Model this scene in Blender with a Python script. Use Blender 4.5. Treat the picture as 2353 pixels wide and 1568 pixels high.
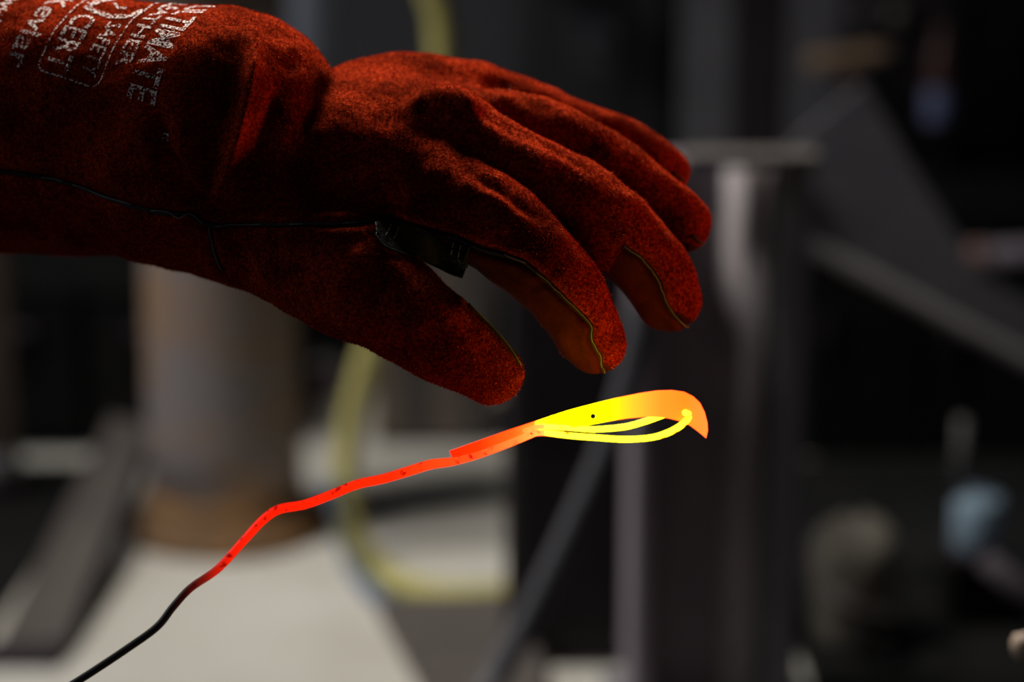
import bpy, bmesh, math, random
import numpy as np
from mathutils import Vector, Matrix
from mathutils.bvhtree import BVHTree
from mathutils.geometry import tessellate_polygon, delaunay_2d_cdt

random.seed(7)
rng = np.random.default_rng(7)
scene = bpy.context.scene
C = scene.collection
for o in list(bpy.data.objects):
    bpy.data.objects.remove(o)

# ------------------------------------------------------------------ camera
CAM_H, PITCH, LENS = 0.95, math.radians(15.0), 85.0
FW, FH = 2353.0, 1568.0
K = 36.0 / LENS / FW                      # metres per pixel per metre of depth
cam = bpy.data.cameras.new('camera')
cam.lens = LENS; cam.sensor_width = 36.0; cam.clip_start = 0.05
cam.dof.use_dof = True; cam.dof.focus_distance = 1.022; cam.dof.aperture_fstop = 3.7
cam_ob = bpy.data.objects.new('camera', cam); C.objects.link(cam_ob)
cam_ob.location = (0, 0, CAM_H); cam_ob.rotation_euler = (math.pi/2 - PITCH, 0, 0)
scene.camera = cam_ob
CP, SP = math.cos(PITCH), math.sin(PITCH)
ROT = np.array([[1, 0, 0], [0, SP, -CP], [0, CP, SP]])     # camera axes -> world

# ------------------------------------------------------------------ world, lights, exposure
world = bpy.data.worlds.new('world'); scene.world = world; world.use_nodes = True
world.node_tree.nodes['Background'].inputs[0].default_value = (0.75, 0.82, 1.0, 1)
world.node_tree.nodes['Background'].inputs[1].default_value = 0.02

def area(name, loc, target, size, power, col, spread=180, size_y=None):
    l = bpy.data.lights.new(name, 'AREA'); l.energy = power; l.color = col
    l.size = size; l.spread = math.radians(spread)
    if size_y: l.shape = 'RECTANGLE'; l.size_y = size_y
    o = bpy.data.objects.new(name, l); C.objects.link(o); o.location = loc
    o.rotation_euler = (Vector(target) - Vector(loc)).to_track_quat('-Z', 'Y').to_euler()
    return o
area('roof_window_light', (-1.4, 2.15, 3.0), (-0.08, 2.4, 0), 0.6, 4.6, (1.0, 0.95, 0.86), spread=42)
area('side_window_light', (-3.2, 1.55, 2.0), (0.1, 3.0, 0.4), 1.2, 22, (0.93, 0.95, 1.0))
area('rear_skylight', (-0.25, 2.75, 2.25), (-0.08, 1.1, 0.78), 0.9, 28, (1.0, 0.86, 0.74), spread=50)
forge = bpy.data.lights.new('forge_mouth_light', 'SPOT'); forge.energy = 22.0; forge.color = (1.0, 0.2, 0.04); forge.shadow_soft_size = 0.06
forge.spot_size = math.radians(36); forge.spot_blend = .5
fo = bpy.data.objects.new('forge_mouth_light', forge); C.objects.link(fo); fo.location = (0.82, 1.14, 0.68)
fo.rotation_euler = (Vector((0.05, 1.1, .77)) - fo.location).to_track_quat('-Z', 'Y').to_euler()

scene.view_settings.view_transform = 'Standard'; scene.view_settings.look = 'None'
scene.view_settings.gamma = 1.0; scene.view_settings.exposure = 0.0
scene.view_settings.use_curve_mapping = False

# ------------------------------------------------------------------ helpers
def cpt(u, v, d):                          # pixel + depth -> camera-frame metres
    return np.array([(u - FW/2) * K * d, -(v - FH/2) * K * d, -d])
def c2w(p):
    return np.asarray(p) @ ROT.T + np.array([0, 0, CAM_H])
def at(u, v, d):
    return c2w(cpt(u, v, d))
def aty(u, v, Y):                          # pixel -> point on the vertical plane y = Y
    r = ROT @ np.array([(u - FW/2) * K, -(v - FH/2) * K, -1.0])
    return np.array([0, 0, CAM_H]) + r * (Y / r[1])
def atz(u, v, z=0.0):                      # pixel -> point on the level z
    r = ROT @ np.array([(u - FW/2) * K, -(v - FH/2) * K, -1.0])
    return np.array([0, 0, CAM_H]) + r * ((z - CAM_H) / r[2])
def pxs(Y, v=1000):                        # metres per pixel there
    p = aty(1176, v, Y); q = aty(1177, v, Y); return q[0] - p[0]

def lin(c):
    return tuple(((x/255)/12.92 if x/255 <= .04045 else ((x/255+.055)/1.055)**2.4) for x in c)

MATS = {}
def mat(name, c1, c2=None, scale=20, rough=0.8, metal=0.0, bump=0.0, sheen=0.0, detail=6, lo=.35, hi=.65, c3=None):
    if name in MATS: return MATS[name]
    m = bpy.data.materials.new(name); m.use_nodes = True; nt = m.node_tree; N = nt.nodes; L = nt.links
    b = N['Principled BSDF']; b.inputs['Roughness'].default_value = rough; b.inputs['Metallic'].default_value = metal
    if sheen:
        b.inputs['Sheen Weight'].default_value = sheen
    tc = N.new('ShaderNodeTexCoord'); nz = N.new('ShaderNodeTexNoise')
    nz.inputs['Scale'].default_value = scale; nz.inputs['Detail'].default_value = detail; nz.inputs['Roughness'].default_value = .65
    L.new(tc.outputs['Object'], nz.inputs['Vector'])
    cr = N.new('ShaderNodeValToRGB'); e = cr.color_ramp.elements
    e[0].position = lo; e[1].position = hi
    e[0].color = (*c1, 1); e[1].color = (*(c2 or tuple(x*1.35 for x in c1)), 1)
    if c3:
        x = e.new((lo+hi)/2); x.color = (*c3, 1)
    L.new(nz.outputs['Fac'], cr.inputs['Fac']); L.new(cr.outputs['Color'], b.inputs['Base Color'])
    if bump:
        bp = N.new('ShaderNodeBump'); bp.inputs['Strength'].default_value = bump; bp.inputs['Distance'].default_value = .002
        n2 = N.new('ShaderNodeTexNoise'); n2.inputs['Scale'].default_value = scale*6; n2.inputs['Detail'].default_value = 4
        L.new(tc.outputs['Object'], n2.inputs['Vector']); L.new(n2.outputs['Fac'], bp.inputs['Height'])
        L.new(bp.outputs['Normal'], b.inputs['Normal'])
    MATS[name] = m; return m

def tag(o, label=None, cat=None, group=None, kind=None):
    if label: o['label'] = label
    if cat: o['category'] = cat
    if group: o['group'] = group
    if kind: o['kind'] = kind
    return o
def thing(name, label, cat, loc=(0, 0, 0), group=None):
    o = bpy.data.objects.new(name, None); C.objects.link(o); o.location = [float(x) for x in loc]
    o.empty_display_size = .02
    return tag(o, label, cat, group)
def root_loc(p):
    while p.parent: p = p.parent
    return np.array(p.location)
def mesh(name, V, F, m, parent=None, smooth=True, label=None, origin=None):
    V = np.asarray(V, dtype=float)
    org = root_loc(parent) if parent is not None else (np.asarray(origin, float) if origin is not None else np.zeros(3))
    me = bpy.data.meshes.new(name)
    me.from_pydata((V - org).tolist(), [], [list(map(int, f)) for f in F])
    me.update()
    bm = bmesh.new(); bm.from_mesh(me); bmesh.ops.recalc_face_normals(bm, faces=bm.faces); bm.to_mesh(me); bm.free()
    if smooth is True:
        me.polygons.foreach_set('use_smooth', [True]*len(me.polygons))
    me.materials.append(m)
    o = bpy.data.objects.new(name, me); C.objects.link(o)
    if parent is not None: o.parent = parent
    else: o.location = org
    if label: o['label'] = label
    return o
def box_vf(lo, hi, ch=0.0):
    lo = np.array(lo, float); hi = np.array(hi, float)
    bm = bmesh.new(); bmesh.ops.create_cube(bm, size=1.0)
    for v in bm.verts:
        for i in range(3): v.co[i] = (lo[i]+hi[i])/2 + v.co[i]*(hi[i]-lo[i])
    if ch: bmesh.ops.bevel(bm, geom=bm.edges[:], offset=ch, segments=2, affect='EDGES', profile=.5)
    bm.verts.index_update()
    V = [tuple(v.co) for v in bm.verts]; F = [[v.index for v in f.verts] for f in bm.faces]; bm.free()
    return np.array(V), F
def box(name, lo, hi, m, parent=None, ch=0.003, rot=None, **kw):
    V, F = box_vf(lo, hi, ch)
    if rot is not None:
        c = (np.array(lo)+np.array(hi))/2; R = np.array(Matrix.Rotation(rot[0], 3, rot[1])); V = (V-c) @ R.T + c
    return mesh(name, V, F, m, parent, smooth=False, **kw)
def catmull(P, n=10):
    P = [np.asarray(p, float) for p in P]; P = [2*P[0]-P[1]] + P + [2*P[-1]-P[-2]]; out = []
    for i in range(1, len(P)-2):
        for j in range(n):
            t = j/n
            out.append(.5*((2*P[i]) + (-P[i-1]+P[i+1])*t + (2*P[i-1]-5*P[i]+4*P[i+1]-P[i+2])*t*t + (-P[i-1]+3*P[i]-3*P[i+1]+P[i+2])*t**3))
    out.append(P[-2]); return np.array(out)
def tube_vf(P, r, seg=12, n=8, spline=True, cap='flat'):
    P = [np.asarray(p, float) for p in P]; r = np.atleast_1d(np.asarray(r, float))
    R = np.full(len(P), r[0]) if len(r) == 1 else r
    if spline and len(P) > 2:
        Q = catmull([np.append(p, x) for p, x in zip(P, R)], n)
    else:
        Q = np.array([np.append(p, x) for p, x in zip(P, R)])
    pts, rad = Q[:, :3], Q[:, 3]
    if cap == 'round':
        t0 = pts[0]-pts[1]; t0 /= np.linalg.norm(t0); t1 = pts[-1]-pts[-2]; t1 /= np.linalg.norm(t1)
        a = [(.35, .94), (.7, .71), (.94, .35)]
        pts = np.vstack([[pts[0]+t0*rad[0]*x for x, _ in a[::-1]], pts, [pts[-1]+t1*rad[-1]*x for x, _ in a]])
        rad = np.concatenate([[rad[0]*y for _, y in a[::-1]], rad, [rad[-1]*y for _, y in a]])
    T = np.gradient(pts, axis=0); T /= np.linalg.norm(T, axis=1)[:, None]
    nrm = np.cross(T[0], [0, 0, 1.0]); 
    if np.linalg.norm(nrm) < 1e-3: nrm = np.cross(T[0], [1.0, 0, 0])
    nrm /= np.linalg.norm(nrm); V = []
    for p, t, q in zip(pts, T, rad):
        nrm = nrm - t*np.dot(nrm, t); nrm /= np.linalg.norm(nrm); b = np.cross(t, nrm)
        for k in range(seg):
            a = 2*math.pi*k/seg; V.append(p + q*(math.cos(a)*nrm + math.sin(a)*b))
    F = []
    for i in range(len(pts)-1):
        for k in range(seg):
            a, b = i*seg+k, i*seg+(k+1) % seg; F.append([a, b, b+seg, a+seg])
    F.append(list(range(seg))[::-1]); F.append([(len(pts)-1)*seg+k for k in range(seg)])
    return np.array(V), F
def tube(name, P, r, m, parent=None, seg=12, n=8, spline=True, cap='flat', **kw):
    V, F = tube_vf(P, r, seg, n, spline, cap); return mesh(name, V, F, m, parent, **kw)
def lathe(name, c, prof, m, parent=None, seg=40, **kw):     # prof: (r, z) pairs, c = axis foot
    V, F = [], []
    for r, z in prof:
        for k in range(seg):
            a = 2*math.pi*k/seg; V.append((c[0]+r*math.cos(a), c[1]+r*math.sin(a), c[2]+z))
    for i in range(len(prof)-1):
        for k in range(seg):
            a, b = i*seg+k, i*seg+(k+1) % seg; F.append([a, b, b+seg, a+seg])
    F.append(list(range(seg))[::-1]); F.append([(len(prof)-1)*seg+k for k in range(seg)])
    return mesh(name, V, F, m, parent, **kw)
def slab_vf(outer, holes, thick):          # outer: 3D loop (roughly planar), extruded along its own normal
    loops = [[Vector(p) for p in outer]] + [[Vector(p) for p in h] for h in holes]
    tris = tessellate_polygon(loops); flat = np.array([list(p) for l in loops for p in l])
    o = np.array(outer); n = np.zeros(3)
    for i in range(len(o)): n += np.cross(o[i]-o[0], o[(i+1) % len(o)]-o[0])
    n /= np.linalg.norm(n); m = len(flat)
    V = np.vstack([flat + n*thick/2, flat - n*thick/2]); F = [list(t) for t in tris] + [[t[0]+m, t[2]+m, t[1]+m] for t in tris]
    s = 0
    for l in loops:
        k = len(l)
        for i in range(k): a, b = s+i, s+(i+1) % k; F.append([a, b, b+m, a+m])
        s += k
    return V, F

# ------------------------------------------------------------------ materials
M_floor = mat('concrete', (.50, .475, .42), (.62, .60, .56), 5, .9, bump=.2, lo=.3, hi=.7)
M_wall = mat('dark_wall', (.10, .10, .108), (.16, .158, .165), 1.6, .95)
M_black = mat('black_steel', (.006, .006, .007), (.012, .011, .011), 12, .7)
M_dark = mat('dark_steel', (.035, .029, .033), (.05, .043, .048), 9, .65)
M_housing = mat('housing_paint', (.016, .0125, .0155), (.024, .019, .023), 5, .6)
M_rust = mat('rusty_pipe', (.20, .178, .185), (.28, .155, .065), 7, .75, bump=.2, lo=.42, hi=.66)
M_flange = mat('rusty_flange', (.12, .075, .04), (.22, .11, .04), 14, .85, bump=.3)
M_grey = mat('grey_steel', (.12, .12, .13), (.16, .155, .165), 8, .6)
M_lilac = mat('worn_steel', (.23, .193, .236), (.29, .25, .29), 10, .6)
M_beam = mat('beam_steel', (.15, .147, .165), (.2, .195, .215), 10, .6)
M_brown = mat('brown_wood', (.13, .10, .085), (.19, .15, .12), 12, .85)
M_tan = mat('tan_wood', (.45, .30, .18), (.55, .38, .24), 15, .8)
M_plate = mat('brown_plate', (.075, .064, .06), (.10, .085, .078), 6, .8)
M_yellow = mat('yellow_hose', (.42, .38, .11), (.52, .47, .17), 10, .6)
M_blue = mat('blue_hose', (.10, .14, .22), (.13, .18, .27), 10, .6)
M_matt = mat('matt_black', (.012, .012, .013), (.02, .02, .02), 20, .85)
M_hose = mat('grey_hose', (.085, .087, .10), (.11, .11, .125), 20, .55)
M_olive = mat('canvas', (.22, .20, .165), (.31, .275, .235), 9, .95, bump=.3)
M_paleblue = mat('pale_blue_paint', (.32, .46, .60), (.38, .52, .66), 10, .5)
M_pale = mat('pale_grey_paint', (.55, .59, .70), (.64, .68, .78), 6, .6)

for q_ in (M_black, M_matt, M_dark, M_housing):
    q_.node_tree.nodes['Principled BSDF'].inputs['Specular IOR Level'].default_value = .12
M_edge = mat('edge_steel', (.30, .27, .295), (.36, .33, .35), 10, .6)
M_cap = mat('cap_steel', (.042, .04, .04), (.055, .052, .052), 10, .7)

# ------------------------------------------------------------------ the setting
def quad(name, pts, m, kind='structure', **kw):
    V, F = slab_vf([np.array(p, float) for p in pts], [], .04)
    o = mesh(name, V, F, m, None, smooth=False, **kw); o['kind'] = kind; return o
fl = quad('floor', [(-4, -1, -.02), (4, -1, -.02), (4, 4.0, -.02), (-4, 4.0, -.02)], M_floor)
wb = quad('wall_back', [(-4, 4.0, 0), (4, 4.0, 0), (4, 4.0, 3), (-4, 4.0, 3)], M_wall)

# --- rusty column on its flange
base = atz(522, 1212); s = pxs(base[1], 1212)
t = thing('steel_column', 'rust-stained round steel column rising from a flared foot on pale concrete', 'column', base)
lathe('pipe', base, [(176*s, .02), (174*s, .12), (170*s, .3), (163*s, .62), (163*s, .64)], M_rust, t)
lathe('base_flange', base, [(232*s, 0), (234*s, .008), (224*s, .014), (204*s, .022), (190*s, .034), (180*s, .048), (177*s, .06)], M_flange, t)
lathe('top_cap', base, [(163*s, .638), (180*s, .64), (180*s, .655), (20*s, .656)], M_flange, t)

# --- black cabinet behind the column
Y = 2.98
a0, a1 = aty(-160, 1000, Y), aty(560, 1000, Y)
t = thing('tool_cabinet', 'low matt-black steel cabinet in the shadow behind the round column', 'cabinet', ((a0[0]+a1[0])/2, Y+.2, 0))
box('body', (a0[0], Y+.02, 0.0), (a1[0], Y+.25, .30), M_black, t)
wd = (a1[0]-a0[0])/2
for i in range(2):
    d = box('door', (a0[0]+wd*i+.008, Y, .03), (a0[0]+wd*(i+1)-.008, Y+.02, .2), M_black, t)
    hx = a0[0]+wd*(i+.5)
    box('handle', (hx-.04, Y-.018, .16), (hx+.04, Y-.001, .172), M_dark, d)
box('top_drawer', (a0[0]+.01, Y, .21), (a1[0]-.01, Y+.02, .29), M_matt, t)

# --- leaning leg, bottom left
f0, f1 = atz(-25, 1528), atz(128, 1540)
t0_, t1_ = aty(255, 960, f0[1]+.55), aty(345, 985, f0[1]+.55)
t = thing('angle_iron_leg', 'grey-brown angle-iron strut leaning over the concrete at lower left', 'strut', (f0+f1)/2)
V, F = slab_vf([f0, f1, t1_, t0_], [], .008); V[:, 2] = np.maximum(V[:, 2], .0); mesh('wide_flange', V, F, M_plate, t, smooth=False)
off = np.array([.01, .05, 0.0])
V, F = slab_vf([f1, f1+off, t1_+off, t1_], [], .008); V[:, 2] = np.maximum(V[:, 2], .0); mesh('side_flange', V, F, M_black, t, smooth=False)  # coloured black for the shadow side of the strut
V, F = box_vf(f0+np.array([-.05, -.012, 0]), f1+np.array([.0, .05, .012]), .002); mesh('foot_plate', V, F, M_dark, t, smooth=False)
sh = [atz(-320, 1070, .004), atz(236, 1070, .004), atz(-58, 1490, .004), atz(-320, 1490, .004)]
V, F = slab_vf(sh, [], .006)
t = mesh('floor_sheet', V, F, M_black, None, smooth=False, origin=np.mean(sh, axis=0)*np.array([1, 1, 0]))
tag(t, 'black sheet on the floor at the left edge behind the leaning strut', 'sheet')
# --- post at the left margin
p = atz(-10, 1130, .0072)
t = thing('brown_post', 'dark brown wooden post at the left margin under the cuff', 'post', p)
lathe('post', p, [(.028, 0), (.028, .6)], M_brown, t, seg=16)
lathe('metal_shoe', p, [(.034, 0), (.034, .05), (.028, .055)], M_grey, t, seg=16)

# --- workbench behind the thumb with crate in front
Y = 3.26
x0, x1 = aty(665, 1000, Y)[0], aty(1230, 1000, Y)[0]
t = thing('workbench', 'low dark workbench with a grey lower rail behind the thumb and yellow hose', 'workbench', ((x0+x1)/2, Y+.25, 0))
hb = aty(900, 640, Y)[2]
box('top', (x0-.005, Y-.02, hb-.03), (x1+.05, Y+.20, hb), M_dark, t)
for xx in (x0, x1-.03):
    for yy in (Y, Y+.165): box('leg', (xx, yy, 0), (xx+.03, yy+.03, hb-.0305), M_dark, t)
zr0, zr1 = aty(700, 898, Y)[2], aty(700, 848, Y)[2]
box('rail', (x0+.03, Y, zr0), (aty(850, 870, Y)[0], Y+.025, zr1), M_lilac, t)
box('back_panel', (x0+.031, Y+.15, .02), (x1-.031, Y+.16, hb-.031), M_black, t)
V, F = slab_vf([aty(690, 900, Y+.12), aty(735, 900, Y+.12), aty(800, 1090, Y+.12), aty(755, 1090, Y+.12)], [], .01)
mesh('brace', V, F, M_dark, t, smooth=False)
Yc = 3.02
cx0, cx1 = aty(862, 1000, Yc)[0], aty(1128, 1000, Yc)[0]
t = thing('wooden_crate', 'tall brown slatted wooden crate on the floor behind the yellow hose', 'crate', ((cx0+cx1)/2, Yc+.08, 0))
H = aty(1000, 560, Yc)[2]
for i in range(4):
    w4 = (cx1-cx0)/4
    box('plank', (cx0+w4*i+.001, Yc, .006+.002*(i % 2)), (cx0+w4*(i+1)-.001, Yc+.012, H), [M_brown, M_plate, M_brown, M_plate][i], t, ch=.001)
box('side_panel', (cx0, Yc+.013, 0), (cx0+.01, Yc+.2, H), M_brown, t)
box('side_panel', (cx1-.01, Yc+.013, 0), (cx1, Yc+.2, H), M_brown, t)
box('bottom_panel', (cx0+.011, Yc+.013, 0), (cx1-.011, Yc+.2, .01), M_brown, t)

# --- pale duct, top left
Yd = 3.65
p = aty(728, 60, Yd); s = pxs(Yd, 100); zd = aty(728, 330, Yd)[2]
t = thing('ventilation_duct', 'pale blue-grey round duct rising behind the cuff at the top', 'duct', (p[0], p[1], zd))
lathe('pipe', (p[0], p[1], zd), [(62*s, 0), (62*s, 1.2)], M_pale, t)
lathe('collar', (p[0], p[1], zd), [(72*s, .0), (72*s, .03), (64*s, .031)], M_grey, t)

# --- yellow and blue hoses
def hose_on(pts, Y):
    return [aty(u, v, Y) for u, v in pts]
yb = atz(1000, 1385); rY = 31*pxs(yb[1], 1300)
P = hose_on([(930, -1500), (945, -900), (965, -350), (985, -60), (1012, 60), (1010, 250), (960, 500), (890, 700), (835, 860), (803, 1000), (796, 1130)], yb[1]+.16)
P += [atz(822, 1250, rY+.01), atz(880, 1322, rY), atz(970, 1362, rY), atz(1090, 1372, rY), atz(1190, 1362, rY), atz(1290, 1330, rY)]
P[10] = (P[10]+np.array([0, -.02, 0]))
t = tube('yellow_hose', P, rY, M_yellow, None, 14, origin=atz(970, 1362))
tag(t, 'yellow air hose hanging down and curving onto the concrete', 'hose')
rB = 21*pxs(yb[1], 1300)
P = [atz(760, 1120, .12), atz(782, 1190, .05), atz(806, 1282, rB), atz(864, 1366, rB), atz(960, 1412, rB), atz(1080, 1424, rB), atz(1190, 1412, rB), atz(1290, 1384, rB)]
t = tube('blue_hose', P, rB, M_blue, None, 12, origin=atz(960, 1398))
tag(t, 'thin blue hose lying along the outer bend of the yellow hose', 'hose')

# --- flat brown slab on the floor
pts = [atz(872, 1398, .012), atz(1215, 1385, .012), atz(1260, 1640, .012), atz(1010, 1640, .012)]
V, F = slab_vf(pts, [], .022); V[:, 2] = np.maximum(V[:, 2], 0)
t = mesh('floor_slab', V, F, M_plate, None, smooth=False, origin=np.mean(pts, axis=0)*np.array([1, 1, 0]))
tag(t, 'flat brown slab lying on the concrete below the yellow hose', 'plate')

# --- dark machine box, centre
Y = 2.27
x0, x1 = aty(1160, 1200, Y)[0], aty(1520, 1200, Y)[0]
zt = aty(1300, 420, Y)[2]
t = thing('machine_housing', 'tall near-black machine housing behind the diagonal grey hose', 'machine', ((x0+x1)/2, Y+.15, 0))
box('body', (x0, Y+.012, .0), (x1, Y+.11, zt), M_dark, t, ch=.006)
box('lower_door', (x0+.012, Y, .03), (x1-.01, Y+.011, zt*.45), M_housing, t)
box('upper_door', (x0+.012, Y, zt*.47), (x1-.01, Y+.011, zt-.02), M_housing, t)

# --- steel beam column
Y = 2.1
xl, xr = aty(1445, 1300, Y)[0], aty(1838, 1300, Y)[0]
zt = aty(1600, 372, Y)[2]
t = thing('steel_beam_post', 'grey steel beam post with a capping plate, right of the glowing blade', 'post', ((xl+xr)/2, Y+.06, 0))
s = pxs(Y, 1200)
box('left_flange', (xl, Y-.03, 0), (xl+52*s, Y+.12, zt), M_lilac, t, ch=.006)
box('web', (xl+52*s, Y+.03, 0), (xl+215*s, Y+.05, zt), M_lilac, t, ch=.002)
bm_c = (xl+265*s, Y+.03, 0)
V, F = tube_vf([np.array([bm_c[0], bm_c[1], 0]), np.array([bm_c[0], bm_c[1], zt])], 60*s, 24, spline=False); mesh('round_upright', V, F, M_edge, t)
box('right_flange', (xl+320*s, Y+.0, 0), (xr, Y+.03, zt), M_beam, t, ch=.004)
box('cap_plate', (xl+.04, Y-.034, zt+.0005), (xr+.004, Y+.005, zt+.012), M_cap, t, ch=.003)
box('base_plate', (xl-.02, Y-.06, 0), (xr+.02, Y+.13, .012), M_beam, t, ch=.002)

# --- diagonal grey hose
Yh = 1.98
rH = 31*pxs(Yh, 1200)
P = [aty(1520, 430, Yh+.0), aty(1500, 560, Yh-.01), aty(1465, 780, Yh-.02), aty(1412, 980, Yh-.02), aty(1330, 1180, Yh-.02), aty(1235, 1380, Yh-.02), aty(1150, 1540, Yh-.03), aty(1085, 1650, Yh-.05), atz(1030, 1790, rH+.011)]
P = [aty(1560, 392, Yh+.06)] + P
t = tube('rubber_hose', P, rH, M_hose, None, 14, origin=atz(1030, 1790))
tag(t, 'dark grey rubber hose slanting down in front of the machine housing', 'hose')

# --- slanted sheet guard, right
Y = 2.45
poly = [(1760, 395), (1850, 300), (1985, 190), (2120, 420), (2260, 640), (2560, 800), (2560, 935), (2350, 822), (2100, 690), (1860, 556)]
V, F = slab_vf([aty(u, v, Y) for u, v in poly], [], .012)
gb = aty(2500, 890, Y)
t = thing('sheet_guard', 'slanting dark sheet-steel guard with a paler rolled lower edge', 'guard', (gb[0], Y, 0))
mesh('sheet', V, F, M_beam, t, smooth=False)
tube('rolled_edge', [aty(u, v, Y-.012) for u, v in [(1840, 420), (1850, 520), (1880, 568), (2100, 690), (2350, 824), (2570, 945)]], 20*pxs(Y, 700), M_edge, t, n=6)
box('leg', (gb[0]-.02, Y-.02, .0102), (gb[0]+.02, Y+.02, gb[2]), M_dark, t)
box('leg', (aty(1790, 500, Y)[0]-.012, Y+.012, 0), (aty(1790, 500, Y)[0]+.012, Y+.03, aty(1790, 420, Y)[2]), M_dark, t)

# --- black mat in place of floor shade, and things on the right
mA, mB = atz(1845, 1065, .005), atz(2700, 1065, .005)
mC = atz(1640, 1065, .005)
mt = [np.array(q_) for q_ in [(mC[0], 2.5, .005), mC, mB, (mB[0], -.8, .005), (-1.6, -.8, .005), (-1.6, 1.95, .005), (xr+.03, 1.95, .005), (xr+.03, 2.5, .005)]]  # stretch under the camera is added, unseen, to cut bounce off the floor
V, F = slab_vf(mt, [], .01)
t = mesh('shade_mat', V, F, M_matt, None, smooth=False, origin=np.array([mA[0], 2.0, 0]))
tag(t, 'black mat for the shaded floor at right, with an added unseen stretch in front', 'mat')
Yk = 2.95
k0_, k1_ = aty(1845, 900, Yk)[0], aty(2700, 900, Yk)[0]
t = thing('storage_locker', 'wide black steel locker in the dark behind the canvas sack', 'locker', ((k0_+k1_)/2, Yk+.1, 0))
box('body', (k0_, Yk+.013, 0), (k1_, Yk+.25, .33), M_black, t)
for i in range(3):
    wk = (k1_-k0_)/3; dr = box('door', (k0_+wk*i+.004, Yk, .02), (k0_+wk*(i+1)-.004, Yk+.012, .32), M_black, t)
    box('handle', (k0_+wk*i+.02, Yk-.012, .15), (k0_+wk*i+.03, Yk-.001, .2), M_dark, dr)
# sack
p = atz(1955, 1470, .01); s = pxs(p[1], 1350)
t = thing('canvas_sack', 'slumped olive-grey canvas sack beside the beam post', 'sack', p)
V, F = [], []; nu, nv = 28, 16
for j in range(nv+1):
    f = j/nv; z = f*.125*1.05
    r = (104*s)*(1.0 - .10*(1-f)**2) * (1 if f < .72 else max(.02, math.sqrt(max(0, 1-((f-.72)/.285)**2))))
    for i in range(nu):
        a = 2*math.pi*i/nu
        w = 1+.05*math.sin(3*a+5*f)+.03*math.sin(7*a-3*f*4)
        V.append((p[0]+r*w*math.cos(a), p[1]+.7*r*w*math.sin(a), p[2]+z+.008*math.sin(2*a+1)*f))
for j in range(nv):
    for i in range(nu): a, b = j*nu+i, j*nu+(i+1) % nu; F.append([a, b, b+nu, a+nu])
F.append(list(range(nu))[::-1]); F.append([nv*nu+i for i in range(nu)])
mesh('bag', V, F, M_olive, t)
tube('fold', [(p[0]-98*s, p[1]-.03, p[2]+.075), (p[0]-30*s, p[1]-.072*.9, p[2]+.06), (p[0]+50*s, p[1]-.052, p[2]+.04), (p[0]+100*s, p[1]-.01, p[2]+.03)], [.006, .011, .011, .005], M_plate, t)
# dark block with pale blue can
p = atz(2235, 1420, .01); s = pxs(p[1], 1300); zt = aty(2235, 1258, p[1])[2]
t = thing('steel_block', 'black steel block under the pale blue can', 'block', p)
box('block', (p[0]-62*s, p[1]-.03, .01), (p[0]+60*s, p[1]+.05, zt-.006), M_black, t)
box('lid', (p[0]-66*s, p[1]-.034, zt-.0055), (p[0]+64*s, p[1]+.054, zt), M_dark, t)
t = thing('paint_can', 'small pale blue can with a thin dark nozzle tube on the black block', 'can', (p[0], p[1], zt))
lathe('can', (p[0], p[1], zt), [(54*s, 0), (57*s, .002), (57*s, .052), (50*s, .057), (20*s, .059)], M_paleblue, t, seg=24)
tube('nozzle_tube', [(p[0]-44*s, p[1], zt+.054), (p[0]-46*s, p[1], zt+.14)], 14*s, M_grey, t, spline=False)
# leaning grey pipe at right edge
A, B = aty(2262, 1290, 2.15), aty(2440, 1420, 2.15)
t = thing('grey_pipe_offcut', 'grey pipe offcut slanting out at the right margin below the can', 'pipe', (B[0], B[1], 0))
tube('pipe', [A, B], 26*pxs(2.15, 1300), M_lilac, t, spline=False)
lo_ = np.array([B[0]-.02, B[1]-.02, .0102]); box('support', lo_, (B[0]+.02, B[1]+.02, B[2]+.0), M_black, t)
# stand + handle end (close)
p = at(2400, 1492, 1.32)
t = thing('wooden_mallet', 'pale round butt of a wooden mallet at the lower right corner', 'mallet', p)
dirv = np.array([.96, .2, 0]); dirv /= np.linalg.norm(dirv)
e0 = at(2338, 1488, 1.30)
tube('shaft', [e0, e0+dirv*.01, e0+dirv*.28], np.array([.0072, .0078, .0085]), mat('handle_wood', (.13, .10, .08), (.18, .145, .115), 60, .8), t, seg=20, spline=False)
tube('end_face', [e0-dirv*.0012, e0-dirv*.0001], [.0062, .0071], mat('handle_end_grain', (.17, .135, .105), (.22, .18, .14), 60, .8), t, seg=20, spline=False)
zt = e0[2]-.0095
t = thing('tool_stand', 'dark tool stand below the wooden mallet in the corner', 'stand', (e0[0]+.12, e0[1]+.06, 0))
box('top', (e0[0]+.03, e0[1]-.0, zt-.02), (e0[0]+.3, e0[1]+.075, zt), M_black, t)
box('pedestal', (e0[0]+.06, e0[1]+.0, .0102), (e0[0]+.24, e0[1]+.06, zt-.0205), M_black, t)

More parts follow.
